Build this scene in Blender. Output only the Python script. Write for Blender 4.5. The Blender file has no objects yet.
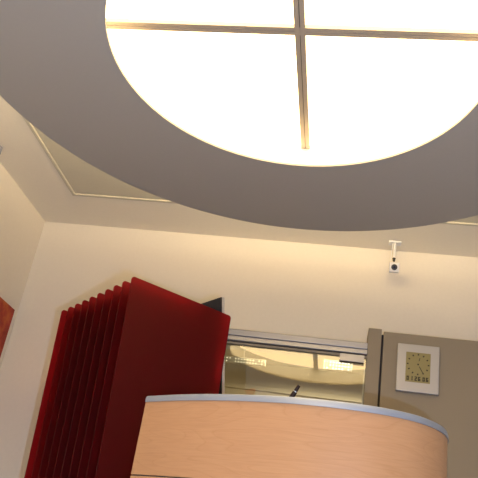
import bpy, bmesh, math, random
from mathutils import Vector, Matrix
random.seed(4)
S = bpy.context.scene
COL = S.collection
Z0 = 0.85                      # height of the eye above the floor (m)

# ------------------------------------------------------------------ camera
cam_d = bpy.data.cameras.new('camera'); cam = bpy.data.objects.new('camera', cam_d); COL.objects.link(cam)
yaw, pitch, roll = -0.1837, 0.4475, 0.1635
F = Vector((math.sin(yaw)*math.cos(pitch), math.cos(yaw)*math.cos(pitch), math.sin(pitch)))
R0 = Vector((math.cos(yaw), -math.sin(yaw), 0)); U0 = R0.cross(F)
R = math.cos(roll)*R0 + math.sin(roll)*U0
U = -math.sin(roll)*R0 + math.cos(roll)*U0
m = Matrix((R, U, -F)).transposed().to_4x4(); m.translation = (0, 0, Z0)
cam.matrix_world = m
cam_d.sensor_width = 36; cam_d.lens = 36*697.3/478; cam_d.clip_start = 0.02
S.camera = cam

# ------------------------------------------------------------------ world, lamps, exposure
w = bpy.data.worlds.new('world'); S.world = w; w.use_nodes = True
w.node_tree.nodes['Background'].inputs[0].default_value = (1, .85, .65, 1)
w.node_tree.nodes['Background'].inputs[1].default_value = 0.02
vs = S.view_settings
vs.view_transform = 'Standard'; vs.look = 'None'; vs.gamma = 1; vs.use_curve_mapping = False
vs.exposure = 0.0
LAMP = (1.0, 0.715, 0.36)
LAMP_STRENGTH = 8.0
DRUM_STRENGTH = 12.0
COVE_STRENGTH = 22.0
def lamp(name, kind, loc, energy, color, size=.05, rot=(0, 0, 0)):
    d = bpy.data.lights.new(name, kind); d.energy = energy; d.color = color
    if kind == 'AREA': d.size = size
    else: d.shadow_soft_size = size
    o = bpy.data.objects.new(name, d); o.location = loc; o.rotation_euler = rot; COL.objects.link(o); return o
fl = Vector((0, 0, Z0)) + R*.130 - U*.105
lamp('camera_flash', 'POINT', fl, 105, (.52, .67, 1.0), .005)
lamp('back_room_lamp', 'AREA', (0, 5.2, Z0+1.6), 42, (1, .85, .60), 1.2)
lamp('hall_fill', 'AREA', (-.7, -1.0, Z0+1.72), 40, (1, .74, .42), 1.0)  # added warm fill behind the camera, no fixture modelled for it

# ------------------------------------------------------------------ materials
def mat(name, color, rough=.6, metal=0., spec=.5, **kw):
    mt = bpy.data.materials.new(name); mt.use_nodes = True
    b = mt.node_tree.nodes['Principled BSDF']
    b.inputs['Base Color'].default_value = (*color, 1); b.inputs['Roughness'].default_value = rough
    b.inputs['Metallic'].default_value = metal; b.inputs['Specular IOR Level'].default_value = spec
    for k, v in kw.items(): b.inputs[k].default_value = v
    return mt
def nodes(mt): return mt.node_tree.nodes, mt.node_tree.links, mt.node_tree.nodes['Principled BSDF']
def paint(name, color, var=.03, bump=.02, scale=60):
    mt = mat(name, color, .85, spec=.2); n, l, b = nodes(mt)
    tc = n.new('ShaderNodeTexCoord'); no = n.new('ShaderNodeTexNoise'); no.inputs['Scale'].default_value = scale
    no.inputs['Detail'].default_value = 4
    l.new(tc.outputs['Object'], no.inputs['Vector'])
    mx = n.new('ShaderNodeMixRGB'); mx.inputs[1].default_value = (*[c*(1-var) for c in color], 1)
    mx.inputs[2].default_value = (*[min(1, c*(1+var)) for c in color], 1)
    l.new(no.outputs['Fac'], mx.inputs[0]); l.new(mx.outputs[0], b.inputs['Base Color'])
    bp = n.new('ShaderNodeBump'); bp.inputs['Strength'].default_value = bump; bp.inputs['Distance'].default_value = .01
    l.new(no.outputs['Fac'], bp.inputs['Height']); l.new(bp.outputs[0], b.inputs['Normal'])
    return mt
def emit(name, color, s):
    mt = bpy.data.materials.new(name); mt.use_nodes = True; n = mt.node_tree.nodes; l = mt.node_tree.links
    n.clear(); e = n.new('ShaderNodeEmission'); e.inputs[0].default_value = (*color, 1); e.inputs[1].default_value = s
    o = n.new('ShaderNodeOutputMaterial'); l.new(e.outputs[0], o.inputs[0]); return mt
M = {}
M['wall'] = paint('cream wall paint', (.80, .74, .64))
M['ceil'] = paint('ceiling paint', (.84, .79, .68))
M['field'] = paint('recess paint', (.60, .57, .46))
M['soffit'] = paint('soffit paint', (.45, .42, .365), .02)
M['white'] = mat('white plastic', (.80, .80, .80), .45)
M['drum_in'] = mat('cream enamel', (.92, .91, .88), .6)
M['diff'] = emit('lit diffuser', LAMP, LAMP_STRENGTH)
M['drum'] = emit('lit translucent drum side', LAMP, DRUM_STRENGTH)
M['cove'] = emit('lit cove tube', (1, .82, .50), COVE_STRENGTH)
M['bar'] = mat('bronze anodised bar', (.52, .45, .36), .45, .3)
M['groove'] = mat('dark groove', (.05, .045, .04), .7)
M['rail'] = mat('grey anodised rail', (.34, .35, .40), .4, .4)
M['sash'] = mat('dull bronze sash', (.24, .21, .17), .6)
M['alu'] = mat('brushed aluminium', (.62, .64, .68), .32, 1.0)
M['rimalu'] = mat('satin aluminium edging', (.33, .38, .48), .42, .6)
M['grey'] = paint('warm grey laminate', (.285, .242, .18), .02, .01, 200)
M['black'] = mat('black rubber', (.015, .015, .018), .5)
M['navy'] = mat('dark screen glass', (.012, .014, .022), .3)
M['silver'] = mat('silver plastic', (.46, .45, .44), .4, .3)
M['lcd'] = mat('olive liquid crystal', (.27, .23, .095), .35)
M['ink'] = mat('dark lcd segments', (.03, .028, .015), .5)
M['lens'] = mat('lens glass', (.01, .012, .05), .08)
M['pen'] = mat('dark brown plastic', (.018, .009, .007), .5, spec=.2)
M['carpet'] = paint('grey carpet', (.32, .29, .26), .1, .1, 300)
M['olive'] = paint('back room paint', (.57, .50, .38))
def dotted(name, color, strength, pitch, thr, base):
    """perforated cover: a grid of lit dots, some of them dark"""
    mt = mat(name, base, .7); n, l, b = nodes(mt)
    tc = n.new('ShaderNodeTexCoord'); sx = n.new('ShaderNodeSeparateXYZ'); l.new(tc.outputs['Object'], sx.inputs[0])
    def op(o, a, c=None):
        q = n.new('ShaderNodeMath'); q.operation = o
        for k, v in enumerate((a, c)):
            if v is None: continue
            if isinstance(v, (int, float)): q.inputs[k].default_value = v
            else: l.new(v, q.inputs[k])
        return q.outputs[0]
    f = []
    for ax in (0, 2):
        u = op('FRACT', op('MULTIPLY', sx.outputs[ax], 1/pitch)); f.append(op('POWER', op('SUBTRACT', u, .5), 2))
    dot = op('LESS_THAN', op('ADD', f[0], f[1]), .05)
    no = n.new('ShaderNodeTexNoise'); no.inputs['Scale'].default_value = 22; no.inputs['Detail'].default_value = 3
    l.new(tc.outputs['Object'], no.inputs['Vector'])
    k = op('MULTIPLY', op('MULTIPLY', dot, op('GREATER_THAN', no.outputs['Fac'], thr)), strength)
    b.inputs['Emission Color'].default_value = (*color, 1); l.new(k, b.inputs['Emission Strength'])
    return mt
M['led'] = dotted('white led dots', (1, .97, .92), 3.6, .022, .40, (.10, .09, .07))
M['ledw'] = dotted('warm led dots', (1, .88, .62), 1.3, .022, .46, (.38, .34, .25))

def wood():
    mt = mat('beech veneer', (.6, .34, .15), .42, spec=.35); n, l, b = nodes(mt)
    tc = n.new('ShaderNodeTexCoord')
    mp = n.new('ShaderNodeMapping'); mp.inputs['Scale'].default_value = (1.6, 1.6, 9)
    l.new(tc.outputs['Object'], mp.inputs[0])
    big = n.new('ShaderNodeTexNoise'); big.inputs['Scale'].default_value = 1.3; big.inputs['Detail'].default_value = 1
    l.new(mp.outputs[0], big.inputs['Vector'])
    ml = n.new('ShaderNodeMath'); ml.operation = 'MULTIPLY'; ml.inputs[1].default_value = 14
    l.new(big.outputs['Fac'], ml.inputs[0])
    sn = n.new('ShaderNodeMath'); sn.operation = 'FRACT'; l.new(ml.outputs[0], sn.inputs[0])
    cr = n.new('ShaderNodeValToRGB')
    cr.color_ramp.elements[0].position = 0; cr.color_ramp.elements[0].color = (.50, .27, .132, 1)
    cr.color_ramp.elements[1].position = 1; cr.color_ramp.elements[1].color = (.47, .25, .117, 1)
    e = cr.color_ramp.elements.new(.85); e.color = (.51, .28, .138, 1)
    l.new(sn.outputs[0], cr.inputs[0])
    mp2 = n.new('ShaderNodeMapping'); mp2.inputs['Scale'].default_value = (14, 14, 260)
    l.new(tc.outputs['Object'], mp2.inputs[0])
    fi = n.new('ShaderNodeTexNoise'); fi.inputs['Scale'].default_value = 1; fi.inputs['Detail'].default_value = 3
    l.new(mp2.outputs[0], fi.inputs['Vector'])
    mx = n.new('ShaderNodeMixRGB'); mx.blend_type = 'MULTIPLY'; mx.inputs[0].default_value = .22
    l.new(cr.outputs[0], mx.inputs[1])
    c2 = n.new('ShaderNodeValToRGB'); c2.color_ramp.elements[0].position = .35; c2.color_ramp.elements[1].position = .6
    c2.color_ramp.elements[0].color = (.72, .66, .6, 1)
    l.new(fi.outputs['Fac'], c2.inputs[0]); l.new(c2.outputs[0], mx.inputs[2])
    l.new(mx.outputs[0], b.inputs['Base Color'])
    return mt
M['wood'] = wood()

def red_acrylic():
    mt = mat('frosted red acrylic', (.37, .006, .012), .55, spec=.35); n, l, b = nodes(mt)
    b.inputs['Transmission Weight'].default_value = .92
    b.inputs['IOR'].default_value = 1.2
    return mt
M['red'] = red_acrylic()

def pane():
    mt = bpy.data.materials.new('window glass'); mt.use_nodes = True; n = mt.node_tree.nodes; l = mt.node_tree.links
    n.clear(); t = n.new('ShaderNodeBsdfTransparent'); t.inputs[0].default_value = (.93, .95, .90, 1)
    g = n.new('ShaderNodeBsdfGlossy'); g.inputs['Roughness'].default_value = .01
    x = n.new('ShaderNodeMixShader'); x.inputs[0].default_value = .08
    o = n.new('ShaderNodeOutputMaterial')
    l.new(t.outputs[0], x.inputs[1]); l.new(g.outputs[0], x.inputs[2]); l.new(x.outputs[0], o.inputs[0]); return mt
M['glass'] = pane()

def art():
    mt = mat('painted canvas', (.5, .1, .02), .7); n, l, b = nodes(mt)
    tc = n.new('ShaderNodeTexCoord'); no = n.new('ShaderNodeTexNoise'); no.inputs['Scale'].default_value = 7
    no.inputs['Detail'].default_value = 8; no.inputs['Roughness'].default_value = .65
    l.new(tc.outputs['Object'], no.inputs['Vector'])
    cr = n.new('ShaderNodeValToRGB'); el = cr.color_ramp.elements
    el[0].position = .3; el[0].color = (.16, .012, .008, 1); el[1].position = .72; el[1].color = (.60, .17, .03, 1)
    e = el.new(.5); e.color = (.40, .042, .014, 1)
    l.new(no.outputs['Fac'], cr.inputs[0]); l.new(cr.outputs[0], b.inputs['Base Color']); return mt
M['art'] = art()

# ------------------------------------------------------------------ helpers (all shapes given in room coordinates, h above eye height)
def wloc(o):
    v = Vector((0, 0, 0))
    while o: v += o.location; o = o.parent
    return v
def thing(name, label, cat, loc, group=None):
    o = bpy.data.objects.new(name, None); o.empty_display_size = .05; COL.objects.link(o)
    o.location = loc; o['label'] = label; o['category'] = cat
    if group: o['group'] = group
    return o
def obj(name, bm, mt, parent=None, smooth=False, bevel=0, label=None, origin=None):
    off = wloc(parent) if parent else Vector((0, 0, 0))
    org = Vector(origin) if origin else Vector((0, 0, 0))
    bmesh.ops.recalc_face_normals(bm, faces=bm.faces)
    bmesh.ops.translate(bm, verts=bm.verts, vec=-(off if parent else org))
    me = bpy.data.meshes.new(name); bm.to_mesh(me); bm.free()
    for mm in (mt if isinstance(mt, list) else [mt]): me.materials.append(mm)
    o = bpy.data.objects.new(name, me); COL.objects.link(o)
    if parent: o.parent = parent
    else: o.location = org
    if smooth:
        for p in me.polygons: p.use_smooth = True
        md = o.modifiers.new('split', 'EDGE_SPLIT'); md.split_angle = math.radians(40)
    if bevel:
        md = o.modifiers.new('bevel', 'BEVEL'); md.width = bevel; md.segments = 3; md.limit_method = 'ANGLE'
    if label: o['label'] = label
    return o
def struct(name, bm, mt, parent=None):
    o = obj(name, bm, mt, parent)
    if not parent: o['kind'] = 'structure'
    return o
def box(bm, x0, x1, y0, y1, h0, h1):
    vs_ = [bm.verts.new((x, y, Z0+h)) for x in (x0, x1) for y in (y0, y1) for h in (h0, h1)]
    for f in ((0, 1, 3, 2), (4, 6, 7, 5), (0, 4, 5, 1), (2, 3, 7, 6), (0, 2, 6, 4), (1, 5, 7, 3)):
        bm.faces.new([vs_[i] for i in f])
    return bm
def B(*a): return box(bmesh.new(), *a)
def obox(bm, c, ax, ay, az):
    """oriented box: centre and three half-axis vectors (world)"""
    c = Vector(c); vs_ = [bm.verts.new(c + sx*Vector(ax) + sy*Vector(ay) + sz*Vector(az)) for sx in (-1, 1) for sy in (-1, 1) for sz in (-1, 1)]
    for f in ((0, 1, 3, 2), (4, 6, 7, 5), (0, 4, 5, 1), (2, 3, 7, 6), (0, 2, 6, 4), (1, 5, 7, 3)):
        bm.faces.new([vs_[i] for i in f])
    return bm
def tube(bm, a, b, r0, r1=None, seg=20, caps=True):
    a, b = Vector(a), Vector(b); r1 = r0 if r1 is None else r1
    d = (b-a).normalized(); u = d.orthogonal().normalized(); v = d.cross(u)
    A = []; Bv = []
    for i in range(seg):
        t = 2*math.pi*i/seg; e = math.cos(t)*u + math.sin(t)*v
        A.append(bm.verts.new(a+r0*e)); Bv.append(bm.verts.new(b+r1*e))
    for i in range(seg):
        j = (i+1) % seg; bm.faces.new((A[i], A[j], Bv[j], Bv[i]))
    if caps: bm.faces.new(A); bm.faces.new(Bv)
    return bm
def annulus(bm, cx, cy, prof, seg=160):
    """sweep a closed profile [(r,h),...] round a vertical axis"""
    rings = []
    for i in range(seg):
        t = 2*math.pi*i/seg
        rings.append([bm.verts.new((cx+r*math.cos(t), cy+r*math.sin(t), Z0+h)) for r, h in prof])
    n = len(prof)
    for i in range(seg):
        a, b = rings[i], rings[(i+1) % seg]
        for k in range(n):
            q = (k+1) % n; bm.faces.new((a[k], b[k], b[q], a[q]))
    return bm
def disc(bm, cx, cy, r, h0, h1, seg=128):
    return tube(bm, (cx, cy, Z0+h0), (cx, cy, Z0+h1), r, seg=seg)
def rbox(x0, x1, y0, y1, h0, h1): return B(x0, x1, y0, y1, h0, h1)

# ------------------------------------------------------------------ the room
W, H, XL, XR, YB = 3.6, 1.766, -1.876, 2.6, -2.3
FL = -Z0
wx0, wx1, wh0, wh1 = -1.0, .10, -.05, 1.145      # window opening in the end wall
bm = bmesh.new()
box(bm, XL-.12, wx0, W, W+.1, FL, H); box(bm, wx1, XR+.12, W, W+.1, FL, H)
box(bm, wx0, wx1, W, W+.1, FL, wh0); box(bm, wx0, wx1, W, W+.1, wh1, H)
struct('wall_back', bm, M['wall'])
struct('wall_left', B(XL-.12, XL, YB, W, FL, H), M['wall'])
struct('wall_right', B(XR, XR+.12, YB, W, FL, H), M['wall'])
struct('wall_front', B(XL-.12, XR+.12, YB-.12, YB, FL, H), M['wall'])
struct('floor', B(XL-.12, XR+.12, YB-.12, 6.3, FL-.06, FL), M['carpet'])
# ceiling with a shallow rectangular recess
rx0, rx1, ry0, ry1, rt = -1.567, 1.083, .345, 3.232, .004
bm = bmesh.new()
box(bm, XL-.12, rx0, YB-.12, W+.1, H, H+.1); box(bm, rx1, XR+.12, YB-.12, W+.1, H, H+.1)
box(bm, rx0, rx1, YB-.12, ry0, H, H+.1); box(bm, rx0, rx1, ry1, W+.1, H, H+.1)
struct('ceiling', bm, M['ceil'])
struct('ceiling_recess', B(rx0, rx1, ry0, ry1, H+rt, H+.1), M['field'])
# sloping moulding that lines the recess
bm = bmesh.new(); cxr, cyr = (rx0+rx1)/2, (ry0+ry1)/2
loops = []
for ins, h in ((-.006, H), (-.006, H-.003), (.010, H-.003), (.012, H-.001), (.012, H+rt), (-.006, H+rt)):
    loops.append([bm.verts.new((x, y, Z0+h)) for x, y in ((rx0+ins, ry0+ins), (rx1-ins, ry0+ins), (rx1-ins, ry1-ins), (rx0+ins, ry1-ins))])
for k in range(len(loops)-1):
    for i in range(4):
        j = (i+1) % 4; bm.faces.new((loops[k][i], loops[k][j], loops[k+1][j], loops[k+1][i]))
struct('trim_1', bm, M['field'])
# room seen through the glass
bm = bmesh.new()
box(bm, -1.8, 1.8, 6.1, 6.2, FL, 1.75); box(bm, -1.9, -1.8, W+.1, 6.2, FL, 1.75); box(bm, 1.8, 1.9, W+.1, 6.2, FL, 1.75)
box(bm, -1.9, 1.9, W+.1, 6.2, 1.75, 1.85)
struct('wall_far', bm, M['olive'])

# ------------------------------------------------------------------ window in the end wall
YF = 3.44                                   # front of the furred-out lower part of the end wall
gx0, gx1, gh1 = -.66, .100, 1.078
win = bpy.data.objects.new('window_1', None); COL.objects.link(win); win.location = (gx0, YF, Z0+wh0); win['kind'] = 'structure'
obj('head_rail', B(gx0, .1025, YF-.018, W, 1.117, 1.1505), M['rail'], win, bevel=.003)
obj('track_rail', B(gx0, .1025, YF-.009, W, 1.094, 1.1165), M['silver'], win, bevel=.002)
obj('groove', B(gx0, .1025, YF+.004, YF+.03, 1.086, 1.094), M['groove'], win)
obj('sash_rail', B(gx0, .1025, YF-.002, YF+.03, 1.075, 1.086), M['sash'], win, bevel=.0015)
obj('sill', B(gx0, .1025, YF-.01, W, wh0-.03, wh0), M['alu'], win)
obj('pane', B(gx0, gx1, YF+.011, YF+.017, wh0, gh1), M['glass'], win)
la = obj('latch', B(-.031, .0905, YF-.012, YF+.010, 1.047, 1.084), M['silver'], win, bevel=.001)
bm = bmesh.new(); box(bm, -.032, .091, YF-.009, YF+.010, 1.084, 1.087); box(bm, -.032, .091, YF-.009, YF+.010, 1.044, 1.047)
obj('gasket', bm, M['black'], la)
struct('wall_apron', B(gx0, .1025, YF, W, FL, wh0-.03), M['wall'])
struct('wall_pier', B(-1.05, gx0, YF, W, FL, 1.1505), M['grey'])

# ------------------------------------------------------------------ ring light
LX, LY, r1, r2 = -.242, 1.788, .630, 1.193
hr, hb = 1.535, 1.649
rl = thing('ceiling_light', 'huge round light with a broad grey ring and a bronze cross over its glow', 'ceiling light', (LX, LY, Z0+H+rt))
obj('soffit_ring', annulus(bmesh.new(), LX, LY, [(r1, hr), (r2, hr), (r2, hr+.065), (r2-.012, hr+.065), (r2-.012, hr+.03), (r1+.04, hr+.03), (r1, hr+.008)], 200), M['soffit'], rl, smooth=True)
obj('inner_drum', annulus(bmesh.new(), LX, LY, [(.700, hr+.03), (.712, hr+.03), (.712, hb+.034), (.700, hb+.034)], 160), M['drum_in'], rl, smooth=True, label='white inner side wall of the light')
obj('diffuser', disc(bmesh.new(), LX, LY, .712, hb+.034, hb+.040, 160), M['diff'], rl, label='glowing white diffuser')
obj('outer_drum', annulus(bmesh.new(), LX, LY, [(.722, hr+.03), (.728, hr+.03), (.728, H+rt), (.722, H+rt)], 160), M['drum'], rl, smooth=True)
obj('cove_tube', annulus(bmesh.new(), LX, LY, [(1.03+.012*math.cos(a_*math.pi/4), hr+.055+.012*math.sin(a_*math.pi/4)) for a_ in range(8)], 160), M['cove'], rl, smooth=True)
for ax in (0, 1):
    bm = bmesh.new(); g = bmesh.new(); L = .699
    for s in (-1, 1):
        a, b_ = (.0012, .018) if s > 0 else (-.018, -.0012)
        if ax == 0: box(bm, LX-L, LX+L, LY+a, LY+b_, hb+.016, hb+.032)
        else: box(bm, LX+a, LX+b_, LY-L, LY+L, hb+.0152, hb+.032)
    if ax == 0: box(g, LX-L, LX+L, LY-.0012, LY+.0012, hb+.019, hb+.034)
    else: box(g, LX-.0012, LX+.0012, LY-L, LY+L, hb+.0185, hb+.034)
    c = obj('cross_bar', bm, M['bar'], rl)
    obj('groove', g, M['groove'], c)

# ------------------------------------------------------------------ red fins
ux = Vector((-.7071, .7071, 0)); ex = Vector((.7071, .7071, 0))
fs = 1.0
base = Vector((-.865*fs, 2.492*fs, 0)); step = Vector((-.0530*fs, .0558*fs, 0)); fl_ = .506*fs; ft = 1.014*fs
sc_ = thing('fin_screen', 'row of ten upright dark red translucent panels standing behind the wooden desk', 'screen', (base.x, base.y, 0))
obj('base_plate', obox(bmesh.new(), base + step*4.5 + ex*fl_/2 + Vector((0, 0, .012)), ex*(fl_/2+.03), step*4.5 + step.normalized()*.04, (0, 0, .012)), M['black'], sc_)
def fin(p):
    """upright sheet, a little narrower at its foot, with rounded top corners, 8 mm thick"""
    bm = bmesh.new(); t = .008; rr = .012; top = Z0+ft; pts = [(.088, .024), (fl_, .024)]
    for k in range(7):
        a = math.pi/2*k/6; pts.append((fl_-rr+rr*math.cos(a), top-rr+rr*math.sin(a)))
    for k in range(7):
        a = math.pi/2*(1+k/6); pts.append((rr+rr*math.cos(a), top-rr+rr*math.sin(a)))
    n = step.normalized()
    A = [bm.verts.new(p + ex*x + Vector((0, 0, z))) for x, z in pts]; Bv = [bm.verts.new(p + ex*x + Vector((0, 0, z)) + n*t) for x, z in pts]
    bm.faces.new(A); bm.faces.new(Bv)
    for i in range(len(pts)):
        j = (i+1) % len(pts); bm.faces.new((A[i], A[j], Bv[j], Bv[i]))
    return bm
for k in range(10): obj('fin', fin(base + step*k), M['red'], sc_, bevel=.0015)

# ------------------------------------------------------------------ tilted screen behind the fins
tr = Vector((-.584, 2.956, Z0+1.14)); tilt = math.radians(11.3)
nrm = Vector((-.7071, -.7071, 0)); dn = (Vector((0, 0, -1))*math.cos(tilt) - nrm*math.sin(tilt)).normalized()   # down the tilted face
fn = (nrm*math.cos(tilt) + Vector((0, 0, -1))*math.sin(tilt)).normalized()
wd, ht, th = .40, .48, .018
tv = thing('flat_screen', 'dark navy flat screen with silver side tilted down behind the red panels', 'screen', tuple(tr + ux*wd/2 + dn*ht))
ctr = tr + ux*wd/2 + dn*ht/2
obj('casing', obox(bmesh.new(), ctr - fn*(th/2), ux*wd/2, dn*ht/2, fn*(th/2-.002)), M['silver'], tv, bevel=.002)
obj('display', obox(bmesh.new(), ctr + fn*.001, ux*(wd/2-.001), dn*(ht/2-.001), fn*.003), M['navy'], tv)
a = ctr - fn*th + ux*.0
obj('wall_bracket', tube(bmesh.new(), a, Vector((a.x+.02, YF, a.z+.02)), .02), M['black'], tv, smooth=True)

# ------------------------------------------------------------------ grey panels on the end wall
gp = thing('wall_panel', 'narrow warm grey wall strip between the window and the wide grey panel', 'panel', (.134, W, 0))
obj('board', B(.1025, .1685, YF-.01, W, FL, 1.2335), M['grey'], gp, bevel=.002)
wp = thing('wall_panel', 'wide warm grey wall panel behind the square clock', 'panel', (.7, W, 0))
obj('board', B(.1790, 1.25, YF-.01, W, FL, 1.2215), M['grey'], wp, bevel=.002)
obj('shadow_gap', B(.1685, .1790, YF+.03, W, FL, 1.218), M['groove'], gp, label='dark gap beside the strip')

# ------------------------------------------------------------------ clock
cy1 = YF-.01; cx0, cx1, ch0, ch1 = .2495, .4525, .923, 1.163
ck = thing('wall_clock', 'square silver digital clock with an olive display hung on the grey panel', 'clock', ((cx0+cx1)/2, cy1, Z0+ch0))
obj('frame', B(cx0, cx1, cy1-.022, cy1, ch0, ch1), M['silver'], ck, bevel=.004)
lx0, lx1, lh0, lh1 = cx0+.0425, cx1-.0425, ch0+.048, ch1-.0415
yf = cy1-.0225
dsp = obj('display', B(lx0, lx1, yf-.0005, yf+.001, lh0, lh1), M['lcd'], ck)
dcx, dch, dr = (lx0+lx1)/2, lh1-.060, .050
yi = yf-.0008
bm = bmesh.new()
for k in range(12):
    t = math.pi*2*k/12; d = Vector((math.sin(t), 0, math.cos(t))); q = Vector((d.z, 0, -d.x))
    obox(bm, Vector((dcx, yi, Z0+dch)) + d*dr, d*.0040, (0, .0003, 0), q*.0030)
annulus_pts = 48
obj('hour_marks', bm, M['ink'], dsp)
def hand(name, t, l0, l1, wdt):
    d = Vector((math.sin(t), 0, math.cos(t))); q = Vector((d.z, 0, -d.x))
    obj(name, obox(bmesh.new(), Vector((dcx, yi, Z0+dch)) + d*(l0+l1)/2, d*(l1-l0)/2, (0, .0003, 0), q*wdt), M['ink'], dsp)
hand('hour_hand', math.radians(12.5), .018, .034, .0015)
hand('minute_hand', math.radians(150), .012, .048, .0017)
bm = tube(bmesh.new(), (dcx, yi-.0003, Z0+dch), (dcx, yi+.0003, Z0+dch), .0042); obj('hub', bm, M['ink'], dsp)
SEG = {'0': 'abcdef', '1': 'bc', '2': 'abged', '6': 'acdefg'}
bm = bmesh.new(); dh, dw, sw = .0210, .0115, .0024
for chx, off in zip('012606', (.003, .0205, .0415, .0575, .0790, .0950)):
    x0 = lx0+off+.003; b0 = lh0+.008
    def sg(xa, xb, za, zb): box(bm, x0+xa, x0+xb, yi-.0003, yi+.0003, b0+za, b0+zb)
    for s in SEG[chx]:
        if s == 'a': sg(0, dw, dh-2*sw, dh)
        if s == 'g': sg(sw, dw-sw, dh/2-sw, dh/2+sw)
        if s == 'd': sg(0, dw, 0, 2*sw)
        if s == 'b': sg(dw-2*sw, dw, dh/2+.0004, dh)
        if s == 'c': sg(dw-2*sw, dw, 0, dh/2-.0004)
        if s == 'e': sg(0, 2*sw, 0, dh/2-.0004)
        if s == 'f': sg(0, 2*sw, dh/2+.0004, dh)
obj('date_digits', bm, M['ink'], dsp)

# ------------------------------------------------------------------ security camera under the ceiling
scm = thing('security_camera', 'small white security camera hanging from the ceiling above the clock', 'camera', (.214, 3.47, Z0+H))
obj('mount_plate', B(.180, .246, 3.475, 3.52, H-.010, H), M['white'], scm, bevel=.003)
bm = tube(bmesh.new(), (.214, 3.490, Z0+H-.004), (.210, 3.458, Z0+1.648), .0075, .0075); obj('stem', bm, M['white'], scm, smooth=True)
bm = tube(bmesh.new(), (.203, 3.495, Z0+H-.004), (.192, 3.472, Z0+1.64), .0028, seg=10); obj('cable', bm, M['white'], scm, smooth=True)
bm = tube(bmesh.new(), (.210, 3.458, Z0+1.650), (.210, 3.456, Z0+1.632), .009, .006); obj('ball_joint', bm, M['black'], scm, smooth=True)
for dx in (-.012, .012):
    bm = tube(bmesh.new(), (.210+dx, 3.482, Z0+H-.009), (.210+dx, 3.482, Z0+H-.014), .005, seg=12); obj('screw', bm, M['alu'], scm)
cdir = Vector((-.03, -.93, -.33)).normalized(); cr_ = cdir.cross(Vector((0, 0, 1))).normalized(); cu = cr_.cross(cdir).normalized()
cc = Vector((.214, 3.47, Z0+1.600))
hs = obj('housing', obox(bmesh.new(), cc, cr_*.0265, cdir*.037, cu*.0255), M['white'], scm, bevel=.004)
fc = cc + cdir*.037
obj('lens_ring', tube(bmesh.new(), fc - cdir*.004, fc + cdir*.006, .0165, .0155, 28), M['black'], hs, smooth=True)
obj('lens', tube(bmesh.new(), fc + cdir*.002, fc + cdir*.0075, .0085, .006, 24), M['lens'], hs, smooth=True)

# ------------------------------------------------------------------ small fitting at the left edge of the ceiling
sp = thing('spotlight', 'small round ceiling fitting close to the left wall', 'spotlight', (-1.822, 2.788, Z0+H))
obj('bezel', annulus(bmesh.new(), -1.822, 2.788, [(.015, H-.042), (.021, H-.042), (.024, H-.036), (.024, H), (.015, H)], 40), M['rail'], sp, smooth=True)
obj('aperture', disc(bmesh.new(), -1.822, 2.788,   .0155, H-.030, H-.026, 32), M['black'], sp)

# ------------------------------------------------------------------ painting on the left wall
pt = thing('painting', 'unframed canvas painted in mottled red and orange on the left wall', 'painting', (XL, 3.2, Z0+.5))
obj('canvas', B(XL, XL+.02, 2.80, 3.525, .50, 1.160), M['art'], pt, bevel=.002)

# ------------------------------------------------------------------ reception desk
pts = [(-.621, 2.182), (-.505, 2.108), (-.391, 2.048), (-.265, 1.998), (-.147, 1.965), (-.034, 1.952), (.076, 1.956), (.150, 1.974),
       (.215, 2.007), (.263, 2.053), (.299, 2.112), (.322, 2.187), (.328, 2.262), (.315, 2.345), (.280, 2.420), (.225, 2.480)]
def crom(P, n=10):
    out = []
    for i in range(len(P)-1):
        p0 = P[max(i-1, 0)]; p1 = P[i]; p2 = P[i+1]; p3 = P[min(i+2, len(P)-1)]
        for k in range(n):
            t = k/n
            out.append(tuple(.5*((2*p1[j]) + (-p0[j]+p2[j])*t + (2*p0[j]-5*p1[j]+4*p2[j]-p3[j])*t*t + (-p0[j]+3*p1[j]-3*p2[j]+p3[j])*t**3) for j in (0, 1)))
    out.append(P[-1]); return [Vector((x, y, 0)) for x, y in out]
curve = crom(pts)
for _ in range(12): curve = [curve[0]] + [(curve[i-1]+2*curve[i]+curve[i+1])/4 for i in range(1, len(curve)-1)] + [curve[-1]]
def offset(c, d):
    o = []
    for i in range(len(c)):
        t = (c[min(i+1, len(c)-1)]-c[max(i-1, 0)]).normalized(); o.append(c[i] + Vector((-t.y, t.x, 0))*d)
    return o
def sweep(bm, prof):
    """sweep a closed profile [(inset, h)] along the desk curve"""
    lines = [[bm.verts.new((p.x, p.y, Z0+h)) for p in offset(curve, d)] for d, h in prof]
    n = len(lines)
    for k in range(n):
        A, Bv = lines[k], lines[(k+1) % n]
        for i in range(len(A)-1): bm.faces.new((A[i], A[i+1], Bv[i+1], Bv[i]))
    bm.faces.new([l[0] for l in lines]); bm.faces.new([l[-1] for l in lines][::-1])
    return bm
dk = thing('reception_desk', 'curved beech reception desk with a silver metal top edge', 'desk', (-.1, 2.3, 0))
obj('edge_trim', sweep(bmesh.new(), [(.0, .459), (.0, .470), (.003, .478), (.008, .480), (.030, .480), (.034, .476), (.034, .459)]), M['rimalu'], dk, smooth=True, label='satin silver edge trim')
obj('front_panel', sweep(bmesh.new(), [(.003, .2355), (.003, .459), (.031, .459), (.031, .2355)]), M['wood'], dk, smooth=True)
obj('front_panel', sweep(bmesh.new(), [(.003, FL+.06), (.003, .2315), (.031, .2315), (.031, FL+.06)]), M['wood'], dk, smooth=True)
obj('seam', sweep(bmesh.new(), [(.009, .2310), (.009, .2360), (.028, .2360), (.028, .2310)]), M['groove'], dk, label='dark joint between the two boards')
obj('plinth', sweep(bmesh.new(), [(.02, FL), (.02, FL+.06), (.030, FL+.06), (.030, FL)]), M['groove'], dk)
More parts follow.
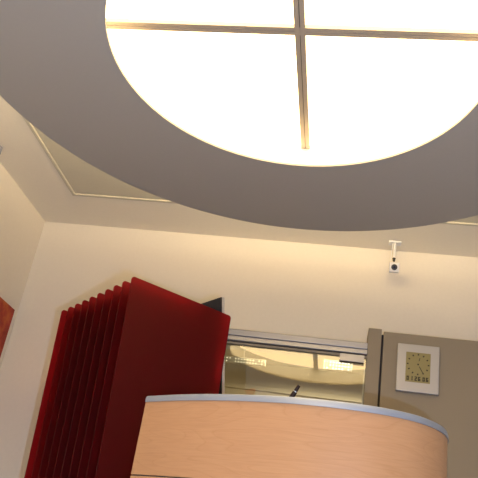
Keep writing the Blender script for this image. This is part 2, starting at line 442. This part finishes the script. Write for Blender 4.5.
def slab(h0, h1, ins):
    c = offset(curve, ins); bm = bmesh.new()
    A = [bm.verts.new((p.x, p.y, Z0+h0)) for p in c]; Bv = [bm.verts.new((p.x, p.y, Z0+h1)) for p in c]
    bm.faces.new(A); bm.faces.new(Bv)
    for i in range(len(A)):
        j = (i+1) % len(A); bm.faces.new((A[i], A[j], Bv[j], Bv[i]))
    return bm
obj('worktop', slab(-.12, -.09, .0312), M['wood'], dk)
sh = bmesh.new(); c = [p for p in offset(curve, .0312) if -.45 < p.x < .2 and p.y < 2.1]; c2 = [p for p in offset(curve, .17) if -.45 < p.x < .2 and p.y < 2.25]
c2 = c2[::-1]; ring = c + c2
A = [sh.verts.new((p.x, p.y, Z0+.330)) for p in ring]; Bv = [sh.verts.new((p.x, p.y, Z0+.345)) for p in ring]
sh.faces.new(A); sh.faces.new(Bv)
for i in range(len(A)):
    j = (i+1) % len(A); sh.faces.new((A[i], A[j], Bv[j], Bv[i]))
obj('shelf', sh, M['wood'], dk)

pn = thing('pen', 'dark brown pen tip slanting up behind the silver desk edge', 'pen', (-.219, 2.04, Z0+.346))
a = Vector((-.219, 2.04, Z0+.349)); b_ = Vector((-.1265, 2.00, Z0+.522)); d = (b_-a)
obj('barrel', tube(bmesh.new(), a, a+d*.9,     .0074, .0070), M['pen'], pn, smooth=True)
obj('cap', tube(bmesh.new(), a+d*.9, b_, .0056, .0046), M['pen'], pn, smooth=True)
obj('band', tube(bmesh.new(), a+d*.893, a+d*.902, .0074), M['alu'], pn, smooth=True)

# ------------------------------------------------------------------ dotted lamps in the room behind the glass
def dots(name, label, x0, x1, y, h0, h1, mt):
    t = thing(name, label, 'lamp', ((x0+x1)/2, y, Z0+h1))
    obj('housing', B(x0-.006, x1+.006, y+.001, y+.02, h0-.006, h1+.006), M['olive'], t, bevel=.004)
    obj('front_cover', B(x0, x1, y-.002, y+.001, h0, h1), mt, t)
    obj('hanger', tube(bmesh.new(), ((x0+x1)/2, y+.02, Z0+h1+.01), ((x0+x1)/2, y+.02, Z0+1.75), .0025, seg=10), M['olive'], t)

dots('hanging_lamp', 'dotted light panel seen through the glass just below the silver latch', -.150, .045, 5.0, 1.455, 1.515, M['led'])
dots('hanging_lamp', 'faint dotted light panel seen through the glass beside the red panels', -.915, -.585, 5.0, 1.425, 1.462, M['ledw'])
rl2 = B(-1.8, 1.8, 6.07, 6.1, 1.50, 1.535); struct('trim_2', rl2, M['olive'])
